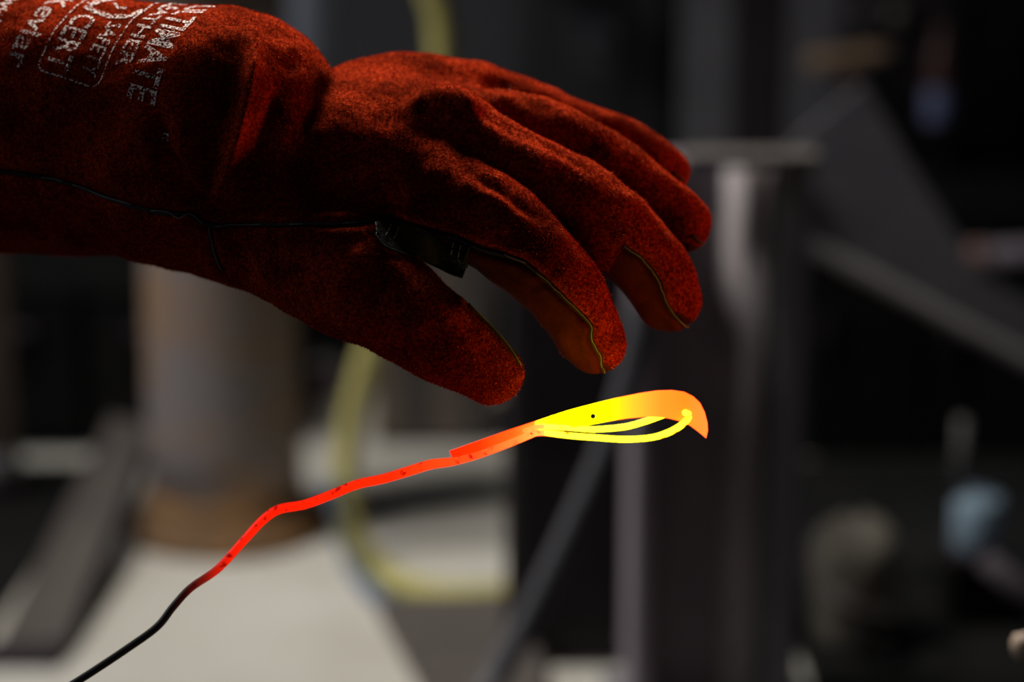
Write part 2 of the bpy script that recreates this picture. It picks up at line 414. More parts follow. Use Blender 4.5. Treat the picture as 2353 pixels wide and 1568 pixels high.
# --- upper right: tool board, hammer, bottle, pipe
Yb = 3.3
L0, R0 = aty(1560, 300, Yb), aty(2420, 300, Yb)
zb0, zb1 = aty(1800, 640, Yb)[2], aty(1800, -60, Yb)[2]
t = thing('tool_board', 'dim tool board with a narrow shelf in the upper right', 'board', ((L0[0]+R0[0])/2, Yb+.03, 0))
nb = 7
wv = (R0[0]-L0[0])/nb
for i in range(nb):
    box('board', (L0[0]+wv*i+.002, Yb, zb0), (L0[0]+wv*(i+1)-.002, Yb+.018, zb1), [M_beam, M_dark, M_beam, M_dark, M_dark, M_black, M_black][i], t, ch=.002)
for xx in (L0[0]+.03, R0[0]-.06): box('upright', (xx, Yb+.02, 0), (xx+.04, Yb+.06, zb1), M_dark, t)
zs = aty(2150, 292, Yb-.06)[2]
box('shelf', (aty(2080, 300, Yb-.06)[0], Yb-.09, zs-.012), (aty(2260, 300, Yb-.06)[0], Yb-.001, zs), M_black, t)
Yt = Yb-.03; s = pxs(Yt, 150)
hp = aty(1950, 130, Yt)
t = thing('hammer', 'hammer with a tan head hanging on the board, handle slanting down', 'hammer', hp)
tube('head', [aty(1878, 140, Yt), aty(1900, 136, Yt), aty(1960, 128, Yt), aty(2010, 122, Yt), aty(2034, 120, Yt)], np.array([25, 22, 17, 20, 14])*s, M_tan, t, seg=16, cap='round')
tube('handle', [aty(1935, 135, Yt), aty(1965, 220, Yt), aty(2010, 330, Yt)], np.array([14, 17, 20])*s, mat('red_brown_wood', (.16, .08, .065), (.2, .1, .08), 20, .8), t, seg=12, cap='round')
p = np.array([aty(2153, 290, Yb-.06)[0], Yb-.06, zs])
t = thing('brown_bottle', 'brown bottle with a painted bluish glint low down on the narrow shelf', 'bottle', p)
s = pxs(Yb-.06, 200)
M_bb = mat('brown_glass', (.10, .045, .035), (.14, .06, .05), 10, .35)
lathe('body', p, [(27*s, 0), (30*s, .003), (30*s, 95*s), (30*s, 150*s), (24*s, 175*s), (13*s, 195*s), (13*s, 240*s), (4*s, 241*s)], M_bb, t, seg=20)
lathe('glint_band', p, [(30.5*s, 12*s), (31.5*s, 14*s), (31.5*s, 88*s), (30.5*s, 90*s)], mat('glint_blue', (.20, .24, .44), (.26, .30, .5), 10, .6), t, seg=20)  # bluish glint on the glass, put in as a coloured band
Yp = 2.9
t = thing('rusty_pipe_end', 'horizontal grey pipe with a pinkish rusty end at the right margin', 'pipe', aty(2420, 578, Yp))
s = pxs(Yp, 580)
tube('pipe', [aty(2240, 588, Yp), aty(2560, 568, Yp)], 27*s, M_lilac, t, spline=False)
tube('end_cap', [aty(2228, 589, Yp), aty(2262, 586.7, Yp)], 31*s, mat('pink_rust', (.38, .22, .2), (.45, .28, .25), 15, .8), t, spline=False)
xq = aty(2520, 570, Yp)[0]
box('bracket', (xq-.02, Yp-.02, .0102), (xq+.02, Yp+.02, aty(2520, 590, Yp)[2]), M_black, t)
# vertical bars behind the hand, top centre
for (u, w, m, lab) in [(1228, 26, M_grey, 'slim grey wall conduit above the knuckles'), (1545, 24, M_black, 'black drain pipe on the wall right of the fingers')]:
    p = aty(u, 0, 3.85); s = pxs(3.85, 100)
    t = thing('wall_pipe', lab, 'pipe', (p[0], 3.85, 0))
    lathe('pipe', (p[0], 3.85, 0), [(w*s, 0), (w*s, 1.6)], m, t, seg=16)
    for zz in (.5, 1.0): box('clip', (p[0]-w*s-.012, 3.85, zz), (p[0]+w*s+.012, 3.95, zz+.02), M_dark, t)
p0, p1 = aty(1330, 175, 3.8), aty(1425, 60, 3.8)
t = thing('switch_box', 'small grey switch box on the wall above the fingers', 'box', ((p0[0]+p1[0])/2, 3.9, p0[2]))
box('housing', (p0[0], 3.86, p0[2]), (p1[0], 3.979, p1[2]), M_grey, t)
box('lid', (p0[0]+.006, 3.85, p0[2]+.006), (p1[0]-.006, 3.859, p1[2]-.006), M_grey, t)
box('switch', (p0[0]+.03, 3.83, p0[2]+.03), (p0[0]+.045, 3.849, p0[2]+.05), M_black, t)
for (u, v, r, m, lab, nm) in [(1990, 32, 26, M_grey, 'round grey gauge high on the tool board', 'pressure_gauge'), (2062, 32, 26, M_olive, 'round yellowish gauge beside the grey one', 'pressure_gauge')]:
    p = aty(u, v, Yb-.02); s = pxs(Yb, 50)
    t = thing(nm, lab, 'gauge', p, 'gauges on the tool board')
    tube('case', [p, p+np.array([0, .02, 0])], r*s, M_dark, t, seg=24, spline=False)
    tube('dial', [p+np.array([0, -.002, 0]), p+np.array([0, -.0005, 0])], r*.85*s, m, t, seg=24, spline=False)

# ------------------------------------------------------------------ glowing steel
def hot_material(name, stops, x_of, dark=(.03, .022, .02), flake=0.0):
    """incandescent steel: the heat runs along the piece, stops are (px, R, G, B radiance)"""
    m = bpy.data.materials.new(name); m.use_nodes = True; nt = m.node_tree; N = nt.nodes; L = nt.links
    b = N['Principled BSDF']; b.inputs['Base Color'].default_value = (*dark, 1); b.inputs['Roughness'].default_value = .45; b.inputs['Metallic'].default_value = .3
    tc = N.new('ShaderNodeTexCoord'); sx = N.new('ShaderNodeSeparateXYZ'); L.new(tc.outputs['Object'], sx.inputs[0])
    mr = N.new('ShaderNodeMapRange'); a, z = stops[0][0], stops[-1][0]
    mr.inputs[1].default_value = x_of(a); mr.inputs[2].default_value = x_of(z); L.new(sx.outputs[0], mr.inputs[0])
    cr = N.new('ShaderNodeValToRGB'); el = cr.color_ramp.elements
    for i, st in enumerate(stops):
        e = el[0] if i == 0 else (el[1] if i == len(stops)-1 else None)
        pos = (st[0]-a)/(z-a)
        if e is None: e = el.new(pos)
    for e, st in zip(sorted(el, key=lambda q: q.position), sorted(stops)):
        e.position = (st[0]-a)/(z-a); e.color = (st[1]/40, st[2]/40, st[3]/40, 1)
    L.new(mr.outputs[0], cr.inputs['Fac'])
    out = cr.outputs['Color']
    if flake:
        nz = N.new('ShaderNodeTexNoise'); nz.inputs['Scale'].default_value = 330; nz.inputs['Detail'].default_value = 3
        L.new(tc.outputs['Object'], nz.inputs['Vector'])
        c2 = N.new('ShaderNodeValToRGB'); c2.color_ramp.elements[0].position = .34; c2.color_ramp.elements[1].position = .42
        c2.color_ramp.elements[0].color = (flake, flake*.1, flake*.3, 1); c2.color_ramp.elements[1].color = (1, 1, 1, 1)
        L.new(nz.outputs['Fac'], c2.inputs['Fac'])
        mx = N.new('ShaderNodeMix'); mx.data_type = 'RGBA'; mx.blend_type = 'MULTIPLY'; mx.inputs[0].default_value = 1
        L.new(out, mx.inputs[6]); L.new(c2.outputs['Color'], mx.inputs[7]); out = mx.outputs[2]
    L.new(out, b.inputs['Emission Color']); b.inputs['Emission Strength'].default_value = 40.0
    return m
DP = 0.995                                     # depth of the blade
def g(r, gg, bb, boost): q = lin((r, gg, bb)); return (boost*2, q[1], q[2])
org = at(1330, 975, DP)
xof = lambda u: float(at(u, 975, DP)[0] - org[0])
blade_stops = [(1030, *g(255, 38, 0, 1.6)), (1100, *g(255, 58, 2, 2.2)), (1180, *g(255, 110, 25, 3.5)), (1228, *g(255, 165, 50, 5)), (1262, 14, 12, .0),
               (1375, 19, 17, .0), (1400, 18, 5, .0), (1422, 16, .95, .006), (1455, 15, .70, .03), (1490, 13, .5, .035), (1520, *g(255, 165, 45, 6.5)), (1575, *g(255, 152, 34, 5)), (1630, *g(255, 162, 66, 4))]
M_blade = hot_material('hot_blade_steel', blade_stops, xof)
outer = [(1033, 1037), (1100, 1013), (1170, 988), (1240, 965), (1300, 945), (1360, 929), (1420, 914), (1470, 904), (1510, 898), (1545, 897), (1572, 901), (1592, 911), (1608, 926),
         (1619, 948), (1625, 972), (1626, 990), (1622, 1007), (1605, 993), (1585, 978), (1562, 968), (1535, 961.5), (1510, 959), (1480, 958.5), (1440, 962), (1400, 968), (1368, 974), (1340, 979), (1300, 984), (1272, 985.5), (1245, 990), (1222, 1000), (1150, 1027), (1095, 1045), (1042, 1056)]
hole = [(1362.5+6.5*math.cos(a), 957+6.5*math.sin(a)) for a in np.linspace(0, 2*math.pi, 18)[:-1]]
t = thing('hook_knife', 'glowing yellow-orange hook-beaked steel knife blank with one small hole', 'knife', org)
V, F = slab_vf([at(u, v, DP) for u, v in outer], [[at(u, v, DP) for u, v in hole]], .0024)
mesh('blade_plate', V, F, M_blade, t, smooth=False)
wire_stops = [(180, 0, 0, 0), (395, 0, 0, 0), (430, .02, .0, .0), (470, .16, .006, .002), (530, .9, .010, .0), (640, 1.2, .012, .0), (900, 1.3, .024, .0), (1010, 1.5, .07, .006),
              (1100, 2.4, .10, .012), (1190, 4, .32, .05), (1250, 16, .7, .10), (1300, 17, 10, .09), (1400, 19, 17, .08), (1500, 19, 17, .08), (1590, 15, 10, .08)]
M_wire = hot_material('hot_wire_steel', wire_stops, xof, dark=(.035, .028, .026), flake=.35)
k0 = K*DP
t = thing('wire_holder', 'bent steel wire holding the blade, red-hot near it and black at lower left', 'wire', org)
Pw = [(-900, 2230), (-500, 1985), (-160, 1768), (0, 1672), (172, 1570), (300, 1486), (362, 1440), (398, 1395), (438, 1352), (500, 1308), (560, 1243), (605, 1195), (642, 1171), (700, 1160), (760, 1138), (820, 1114), (880, 1101), (940, 1083), (990, 1068), (1040, 1061), (1097, 1046), (1168, 1020), (1230, 994)]
dd = [DP-.0005]*len(Pw); dd[0] = DP+.06; dd[1] = DP+.03; dd[2] = DP+.01; dd[3] = DP+.004
rw = np.array([9, 9, 9, 9, 9, 9, 9, 9, 9, 9.5, 10, 10.5, 11, 11, 11, 11, 11, 11.5, 11.5, 10, 9, 9, 9])*k0
stem = tube('stem', [at(u, v, d) for (u, v), d in zip(Pw, dd)], rw, M_wire, t, 12, 8)
Pl = [(1222, 996), (1250, 995), (1290, 999.5), (1325, 1003), (1368, 1006), (1434, 1010), (1493, 1006.5), (1532, 996), (1562, 980), (1580, 963), (1582, 953), (1576, 949)]
tube('hook_wire', [at(u, v, DP-.0035) for u, v in Pl[:-1]] + [at(1575, 949, DP-.002)], np.array([8, 7, 7, 7, 7, 7, 7, 7.5, 7.5, 7, 7, 7])*k0, M_wire, t, 12, 8, cap='round')
Pu = [(1205, 990), (1240, 981), (1285, 982.5), (1325, 985), (1368, 987), (1434, 981.5), (1480, 969.5), (1515, 958), (1550, 946)]
tube('back_wire', [at(u, v, DP + (-.0025 if u < 1300 else .0005 + (u-1300)*2e-5)) for u, v in Pu], np.array([5, 6, 6, 6.5, 7, 7.5, 7.5, 7, 6])*k0, M_wire, t, 12, 8, cap='round')

# ------------------------------------------------------------------ the glove
D0 = 1.055
PX = K*D0
def chain(pts): return [(cpt(u, v, D0+w*1e-3), r*K*(D0+w*1e-3)) for u, v, w, r in pts]
S = 1.0e-3
lo3 = np.array([cpt(-190, 0, 1.16)[0], cpt(0, 980, 1.1)[1], -(D0+.165)]); hi3 = np.array([cpt(1690, 0, 1.1)[0], cpt(0, -75, 1.12)[1], -(D0-.085)])
nn = np.ceil((hi3-lo3)/S).astype(int)+1
gx, gy, gz = [(lo3[i] + S*np.arange(nn[i])).astype(np.float32) for i in range(3)]
def smin(a, b, k):
    h = np.clip(.5+.5*(b-a)/k, 0, 1); return b*(1-h)+a*h-k*h*(1-h)
def capsule(field, a, b, ra, rb, k, pad=.02, flat=None):
    m = max(ra, rb)+pad
    lo = np.minimum(a, b)-m; hi = np.maximum(a, b)+m
    i0 = np.clip(np.floor((lo-lo3)/S).astype(int), 0, nn-1); i1 = np.clip(np.ceil((hi-lo3)/S).astype(int)+1, 1, nn)
    if np.any(i1 <= i0): return
    X = gx[i0[0]:i1[0], None, None]-np.float32(a[0]); Yg = gy[None, i0[1]:i1[1], None]-np.float32(a[1]); Z = gz[None, None, i0[2]:i1[2]]-np.float32(a[2])
    ab = (b-a).astype(np.float32); L2 = float(ab@ab)+1e-12
    h = np.clip((X*ab[0]+Yg*ab[1]+Z*ab[2])/L2, 0, 1)
    dx, dy, dz = X-h*ab[0], Yg-h*ab[1], Z-h*ab[2]
    d = np.sqrt(dx*dx+dy*dy+dz*dz)-(ra+(rb-ra)*h)
    sl = (slice(i0[0], i1[0]), slice(i0[1], i1[1]), slice(i0[2], i1[2]))
    field[sl] = smin(field[sl], d.astype(np.float32), k)
def new_field(): return np.full(tuple(nn), .1, np.float32)
def add_chain(field, pts, k, n=6):           # one limb: hard union along the chain, then blended once into the field
    if k > .001:
        f = new_field(); add_chain(f, pts, 1e-6, n); field[...] = smin(field, f, np.float32(k)); return
    ch = chain(pts); Q = catmull([np.append(p, r) for p, r in ch], n) if len(ch) > 2 else np.array([np.append(p, r) for p, r in ch])
    for i in range(len(Q)-1): capsule(field, Q[i, :3], Q[i+1, :3], Q[i, 3], Q[i+1, 3], k)

# (pixel x, pixel y, mm behind the glove plane, radius in pixels)
fingers = {
 'index':  [(1000, 435, 0, 119), (1105, 495, -14, 111), (1215, 580, -22, 101), (1310, 690, -22, 88), (1352, 762, -19, 78), (1368, 792, -17, 71)],
 'middle': [(1030, 316, 12, 109), (1130, 372, 8, 106), (1250, 427, 5, 102), (1375, 499, 4, 97), (1480, 598, 8, 88), (1525, 662, 11, 80), (1539, 686, 12, 75)],
 'ring':   [(1080, 290, 38, 88), (1190, 305, 34, 90), (1290, 332, 32, 86), (1400, 392, 31, 81), (1500, 462, 33, 74), (1552, 500, 35, 69), (1568, 512, 36, 67)],
 'pinky':  [(1090, 238, 64, 100), (1200, 260, 62, 82), (1310, 292, 59, 64), (1400, 314, 60, 60), (1485, 358, 62, 54), (1536, 395, 64, 47)],
}
hand = new_field()
add_chain(hand, [(560, 430, 16, 205), (640, 400, 14, 190), (720, 380, 16, 178)], .01)
add_chain(hand, [(690, 385, 30, 182), (770, 366, 40, 176), (850, 308, 48, 170), (950, 262, 56, 142), (1090, 245, 62, 100)], .008)
add_chain(hand, [(700, 370, 24, 172), (850, 335, 28, 160), (980, 300, 34, 118), (1070, 292, 38, 96)], .008)
add_chain(hand, [(700, 385, 16, 172), (850, 370, 14, 148), (980, 325, 14, 116), (1050, 325, 12, 108)], .010)
add_chain(hand, [(700, 420, 8, 172), (850, 425, 4, 146), (970, 435, 2, 120), (1050, 460, -6, 112)], .010)
add_chain(hand, [(580, 480, 10, 170), (680, 545, -4, 160), (790, 620, -18, 150), (890, 692, -28, 124), (985, 758, -32, 106), (1070, 815, -32, 90), (1128, 858, -30, 75)], .016)
add_chain(hand, [(760, 520, 4, 120), (860, 520, 0, 84), (930, 535, -6, 62)], .014)
for nme, pts in fingers.items():
    f = new_field(); add_chain(f, pts, 1e-6)
    hand = smin(hand, f, {'index': .0025, 'middle': .002, 'ring': .0018, 'pinky': .002}[nme])
    del f
cuff = new_field()
add_chain(cuff, [(-420, 245, 120, 330), (-220, 255, 95, 318), (0, 274, 66, 305), (180, 287, 48, 297), (330, 300, 36, 293), (430, 318, 28, 303), (505, 325, 22, 308)], .01)
kf = (.004 + .026*np.clip((gz + D0 - .022)/.045, 0, 1)).astype(np.float32)[None, None, :]   # soft union towards the viewer, crisp fold on the far side
field = smin(hand, cuff, kf)
del hand, cuff

def surface_nets(f):
    ins = f < 0
    c = [ins[i:ins.shape[0]-1+i, j:ins.shape[1]-1+j, k:ins.shape[2]-1+k] for i in (0, 1) for j in (0, 1) for k in (0, 1)]
    s_ = np.zeros(c[0].shape, np.int8)
    for q in c: s_ += q
    cell = np.argwhere((s_ > 0) & (s_ < 8)); idx = np.full(s_.shape, -1, np.int64); idx[tuple(cell.T)] = np.arange(len(cell))
    acc = np.zeros((len(cell), 3)); cnt = np.zeros(len(cell))
    cor = [(i, j, k) for i in (0, 1) for j in (0, 1) for k in (0, 1)]
    for a in range(8):
        for b in range(a+1, 8):
            A, B = np.array(cor[a]), np.array(cor[b])
            if np.abs(A-B).sum() != 1: continue
            fa = f[tuple((cell+A).T)]; fb = f[tuple((cell+B).T)]; m = (fa < 0) != (fb < 0)
            t_ = fa[m]/(fa[m]-fb[m]); acc[m] += A + (B-A)*t_[:, None]; cnt[m] += 1
    V = lo3 + (cell + acc/cnt[:, None])*S
    F = []
    for ax in range(3):
        o1, o2 = [(1, 2), (2, 0), (0, 1)][ax]
        sl0 = [slice(None)]*3; sl1 = [slice(None)]*3
        sl0[ax] = slice(0, -1); sl1[ax] = slice(1, None)
        ch = ins[tuple(sl0)] != ins[tuple(sl1)]
        e = np.argwhere(ch); e = e[(e[:, o1] > 0) & (e[:, o2] > 0) & (e[:, o1] < f.shape[o1]-1) & (e[:, o2] < f.shape[o2]-1)]
        u1 = np.zeros(3, int); u1[o1] = 1; u2 = np.zeros(3, int); u2[o2] = 1
        q = np.stack([idx[tuple((e-u1-u2).T)], idx[tuple((e-u2).T)], idx[tuple(e.T)], idx[tuple((e-u1).T)]], 1)
        flip = ~ins[tuple(e.T)]; q[flip] = q[flip][:, ::-1]; F.append(q)
    return V, np.vstack(F)
GV, GF = surface_nets(field)
del field
ok = np.all(GF >= 0, axis=1); GF = GF[ok]
def vnormals(V, F):
    n = np.cross(V[F[:, 2]]-V[F[:, 0]], V[F[:, 3]]-V[F[:, 1]]); N = np.zeros_like(V)
    for i in range(4): np.add.at(N, F[:, i], n)
    return N/(np.linalg.norm(N, axis=1)[:, None]+1e-15)
def smooth_mesh(V, F, it=2, lam=.5):
    for _ in range(it):
        A = np.zeros_like(V); c = np.zeros(len(V))
        for i in range(4):
            a, b = F[:, i], F[:, (i+1) % 4]; np.add.at(A, a, V[b]); np.add.at(c, a, 1)
        V = V*(1-lam) + lam*A/np.maximum(c, 1)[:, None]
    return V
GV = smooth_mesh(GV, GF, 2)
GN = vnormals(GV, GF)

def uv_of(V):
    d = -V[:, 2]; return np.stack([V[:, 0]/(K*d)+FW/2, FH/2-V[:, 1]/(K*d)], 1)
def poly_dist(Pt, line):
    L_ = np.array(line, float); best = np.full(len(Pt), 1e9); tt = np.zeros(len(Pt))
    cum = np.concatenate([[0], np.cumsum(np.linalg.norm(np.diff(L_, axis=0), axis=1))])
    for i in range(len(L_)-1):
        a, b = L_[i], L_[i+1]; ab = b-a; h = np.clip(((Pt-a)@ab)/(ab@ab), 0, 1)
        d = np.linalg.norm(Pt-(a+h[:, None]*ab), axis=1); m = d < best; best[m] = d[m]; tt[m] = (cum[i]+h[m]*np.linalg.norm(ab))/cum[-1]
    return best, tt
# folds of the leather (pixel line, width px, height px)
folds = [
 ([(590, 70), (580, 150), (565, 230), (545, 315), (512, 415), (490, 475)], 17, 30),
 ([(520, 130), (485, 260), (455, 370), (465, 485)], 34, -34),
 ([(360, 250), (375, 330), (405, 410), (445, 480)], 24, -22),
 ([(640, 170), (620, 270), (590, 370), (545, 470)], 26, -22),
 ([(655, 90), (690, 150), (690, 230)], 22, 8),
 ([(770, 165), (745, 230), (700, 310)], 20, -10),
 ([(1085, 395), (1180, 455), (1270, 515)], 16, -12),
 ([(1095, 262), (1230, 318), (1380, 400)], 13, -8),
 ([(410, 300), (425, 380), (450, 450)], 12, 8),
 
 ([(930, 245), (985, 215), (1030, 205), (1075, 235), (1115, 275)], 17, 13),
 ([(985, 260), (1040, 250), (1075, 290)], 22, -8),
 ([(1090, 175), (1170, 200), (1260, 240)], 24, -10),
 ([(1090, 252), (1140, 268), (1210, 290)], 16, -9),
 ([(1120, 235), (1200, 212), (1270, 225)], 16, 7),
 ([(1040, 300), (1070, 380), (1130, 440)], 24, -9),
 ([(1060, 400), (1110, 440), (1190, 470)], 22, 6),
 ([(820, 420), (900, 400), (980, 390)], 30, -6),
 ([(640, 470), (700, 440), (790, 440)], 28, 8),
 ([(600, 545), (680, 590), (720, 650)], 26, -9),
 ([(850, 560), (800, 620), (760, 700)], 26, 7),
 ([(890, 600), (880, 660), (850, 730)], 24, -8),
 ([(520, 545), (560, 600), (585, 650)], 18, -8),
 ([(950, 700), (930, 780), (905, 830)], 20, -5),
 ([(1200, 660), (1250, 650), (1290, 600)], 16, -5),
 ([(1450, 720), (1490, 680), (1520, 650)], 14, -5),
]
seam_main = [(-130, 385), (0, 394), (50, 400), (100, 409), (150, 420), (200, 437), (250, 456), (300, 473), (350, 486), (400, 493), (440, 492), (470, 512), (500, 520), (560, 517), (640, 518), (700, 515), (770, 518), (820, 514), (860, 507),
             (900, 508), (950, 521), (1000, 534), (1060, 552), (1110, 574), (1160, 588), (1205, 603), (1250, 640), (1300, 688), (1345, 732), (1362, 752), (1358, 775), (1368, 802), (1382, 822), (1383, 845), (1390, 858)]
seam_branch = [(478, 520), (484, 548), (492, 580), (502, 606), (512, 622)]
seam_mid = [(1432, 566), (1470, 590), (1500, 622), (1518, 650), (1528, 690), (1548, 724), (1568, 745), (1585, 756)]
seam_ring = [(1590, 540), (1608, 556), (1624, 566)]
seam_pinky = [(1545, 395), (1562, 408), (1576, 418)]
seam_thumb = [(1075, 700), (1118, 742), (1155, 782), (1180, 815), (1196, 842)]
UV = uv_of(GV); view = -GV/np.linalg.norm(GV, axis=1)[:, None]
front = np.clip((GN*view).sum(1)*3, 0, 1)
disp = np.zeros(len(GV))
for line, sg, amp in folds:
    d, tt = poly_dist(UV, line); disp += front*amp*PX*np.exp(-(d/sg)**2)*np.clip(np.sin(np.pi*np.clip(tt, .03, .97))*1.6, 0, 1)
for line in (seam_main, seam_branch, seam_mid, seam_thumb):
    d, tt = poly_dist(UV, line); disp += front*PX*(-9*np.exp(-(d/8.5)**2) + 4*np.exp(-((d-20)/11)**2))
for _ in range(26):
    kdir = rng.normal(size=3); kdir /= np.linalg.norm(kdir); wl = rng.uniform(.008, .045)
    disp += .00013*math.sqrt(wl/.03)*np.sin(GV@kdir*2*math.pi/wl + rng.uniform(0, 6.28))
GV = GV + GN*disp[:, None]
GN = vnormals(GV, GF)
bvh = BVHTree.FromPolygons([Vector(v) for v in GV], GF.tolist())
def hit(u, v, off=0.0, last=[None]):
    d = Vector(cpt(u, v, 1.0)).normalized()
    l, n, i, dist = bvh.ray_cast(Vector((0, 0, 0)), d)
    if l is None or dist > 1.3:
        l, n, i, dist = bvh.find_nearest(Vector(cpt(u, v, -last[0][2])) if last[0] is not None else Vector(cpt(u, v, D0)))
    q = np.array(l); last[0] = q
    nv = np.array(n); vw = -q/np.linalg.norm(q)
    if nv@vw < 0: nv = -nv
    return q + nv*off
def suede(name, dark, light, speck, bump=.9):
    m = bpy.data.materials.new(name); m.use_nodes = True; nt = m.node_tree; N = nt.nodes; L = nt.links
    b = N['Principled BSDF']; b.inputs['Roughness'].default_value = .95; b.inputs['Specular IOR Level'].default_value = .0
    b.inputs['Sheen Weight'].default_value = .06; b.inputs['Sheen Roughness'].default_value = .6; b.inputs['Sheen Tint'].default_value = (1, .18, .06, 1)
    tc = N.new('ShaderNodeTexCoord')
    def noise(sc, det, r=.6):
        n = N.new('ShaderNodeTexNoise'); n.inputs['Scale'].default_value = sc; n.inputs['Detail'].default_value = det; n.inputs['Roughness'].default_value = r
        L.new(tc.outputs['Object'], n.inputs['Vector']); return n
    def ramp(src, a, ca, bpos, cb):
        r = N.new('ShaderNodeValToRGB'); e = r.color_ramp.elements; e[0].position = a; e[1].position = bpos; e[0].color = (*ca, 1); e[1].color = (*cb, 1)
        L.new(src, r.inputs['Fac']); return r
    n1 = noise(620, 4, .75); r1 = ramp(n1.outputs['Fac'], .4, dark, .64, light)
    n2 = noise(34, 5); r2 = ramp(n2.outputs['Fac'], .36, (.35, .33, .36), .55, (1, 1, 1))      # soot and wear blotches
    mx = N.new('ShaderNodeMix'); mx.data_type = 'RGBA'; mx.blend_type = 'MULTIPLY'; mx.inputs[0].default_value = 1
    L.new(r1.outputs['Color'], mx.inputs[6]); L.new(r2.outputs['Color'], mx.inputs[7]); L.new(mx.outputs[2], b.inputs['Base Color'])
    n3 = noise(900, 4, .7); bp = N.new('ShaderNodeBump'); bp.inputs['Strength'].default_value = bump; bp.inputs['Distance'].default_value = .0009
    L.new(n3.outputs['Fac'], bp.inputs['Height']); L.new(bp.outputs['Normal'], b.inputs['Normal'])
    return m
M_suede = suede('red_suede', (.06, .0015, .001), (.31, .029, .007), .5)
gorg = at(760, 400, D0)
t = glove = thing('welding_glove', 'dark red suede welding glove on a left hand held over the glowing blade', 'glove', gorg)
GW = c2w(GV)
me = bpy.data.meshes.new('shell'); me.from_pydata((GW-gorg).tolist(), [], GF.tolist()); me.update()
me.polygons.foreach_set('use_smooth', [True]*len(me.polygons)); me.materials.append(M_suede)
shell = bpy.data.objects.new('shell', me); C.objects.link(shell); shell.parent = glove
shell['label'] = 'fuzzy dark red suede with darker smooth palm leather'
# smooth dark palm leather on the inner side of the fingers, up to the side seams
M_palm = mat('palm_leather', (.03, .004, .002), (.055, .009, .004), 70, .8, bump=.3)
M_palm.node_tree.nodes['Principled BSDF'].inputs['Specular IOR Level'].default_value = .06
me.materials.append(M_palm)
FC = GV[GF].mean(1); FN = GN[GF].mean(1); FU = uv_of(FC)
def inside(P_, poly):
    x, y = P_[:, 0], P_[:, 1]; r = np.zeros(len(P_), bool); q = poly[-1]
    for p_ in poly:
        m_ = ((p_[1] > y) != (q[1] > y)) & (x < (q[0]-p_[0])*(y-p_[1])/((q[1]-p_[1]) or 1e-9)+p_[0]); r ^= m_; q = p_
    return r
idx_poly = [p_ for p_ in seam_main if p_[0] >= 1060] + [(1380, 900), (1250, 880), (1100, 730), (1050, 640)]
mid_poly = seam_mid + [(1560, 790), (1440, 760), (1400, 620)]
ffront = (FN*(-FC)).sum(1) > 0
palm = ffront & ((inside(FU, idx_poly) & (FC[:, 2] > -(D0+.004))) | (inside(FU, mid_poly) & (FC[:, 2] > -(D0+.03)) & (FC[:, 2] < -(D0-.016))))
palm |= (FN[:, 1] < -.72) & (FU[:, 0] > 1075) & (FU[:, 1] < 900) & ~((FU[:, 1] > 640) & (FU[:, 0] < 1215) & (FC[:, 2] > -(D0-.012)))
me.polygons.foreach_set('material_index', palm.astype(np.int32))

M_pipe = mat('black_piping', (.006, .005, .005), (.012, .01, .01), 60, .95)
M_thread = mat('grey_thread', (.10, .095, .095), (.17, .16, .155), 300, .7)
M_leather = mat('black_leather', (.006, .006, .0065), (.011, .011, .0115), 90, .7, bump=.4)
M_leather.node_tree.nodes['Principled BSDF'].inputs['Specular IOR Level'].default_value = .15
def on_glove(line, off, step=7):
    L_ = catmull([np.array(p, float) for p in line], 6); out = []
    cum = np.concatenate([[0], np.cumsum(np.linalg.norm(np.diff(L_, axis=0), axis=1))])
    for q in np.arange(0, cum[-1], step):
        out.append(hit(np.interp(q, cum, L_[:, 0]), np.interp(q, cum, L_[:, 1]), off))
    P_ = np.array(out)
    for _ in range(2): P_[1:-1] = .25*P_[:-2]+.5*P_[1:-1]+.25*P_[2:]
    return [c2w(p) for p in P_]
def seam(line, r, thread=None, label=None):
    o = tube('seam', on_glove(line, r*.25*PX), r*PX, M_pipe, glove, 8, spline=False, label=label)
    for seg in (thread or []):
        tube('thread', on_glove(seg, (r*.25+r*.9)*PX, 5), 1.25*PX, M_thread, o, 6, spline=False)
    return o
seam(seam_main, 5.0, [[(98, 410), (125, 411), (150, 419)], [(168, 421), (185, 424), (212, 441), (250, 456), (305, 469)], [(350, 485), (388, 488), (412, 504), (434, 491), (452, 503), (464, 515)], [(497, 524), (522, 514), (560, 518), (605, 515)], [(668, 514), (700, 514)],
     [(870, 511), (890, 508), (960, 527), (1040, 548), (1080, 563)], [(1160, 588), (1195, 602), (1210, 608)], [(1235, 625), (1300, 690), (1350, 738), (1363, 752), (1359, 775), (1372, 806), (1384, 822), (1382, 842), (1392, 860)]], 'black seam piping with frayed grey thread')
seam(seam_branch, 4.5, [seam_branch])
seam(seam_mid, 4.5, [seam_mid])
seam(seam_ring, 3.0, [])
seam(seam_pinky, 3.0, [])
seam(seam_thumb, 3.5, [seam_thumb])

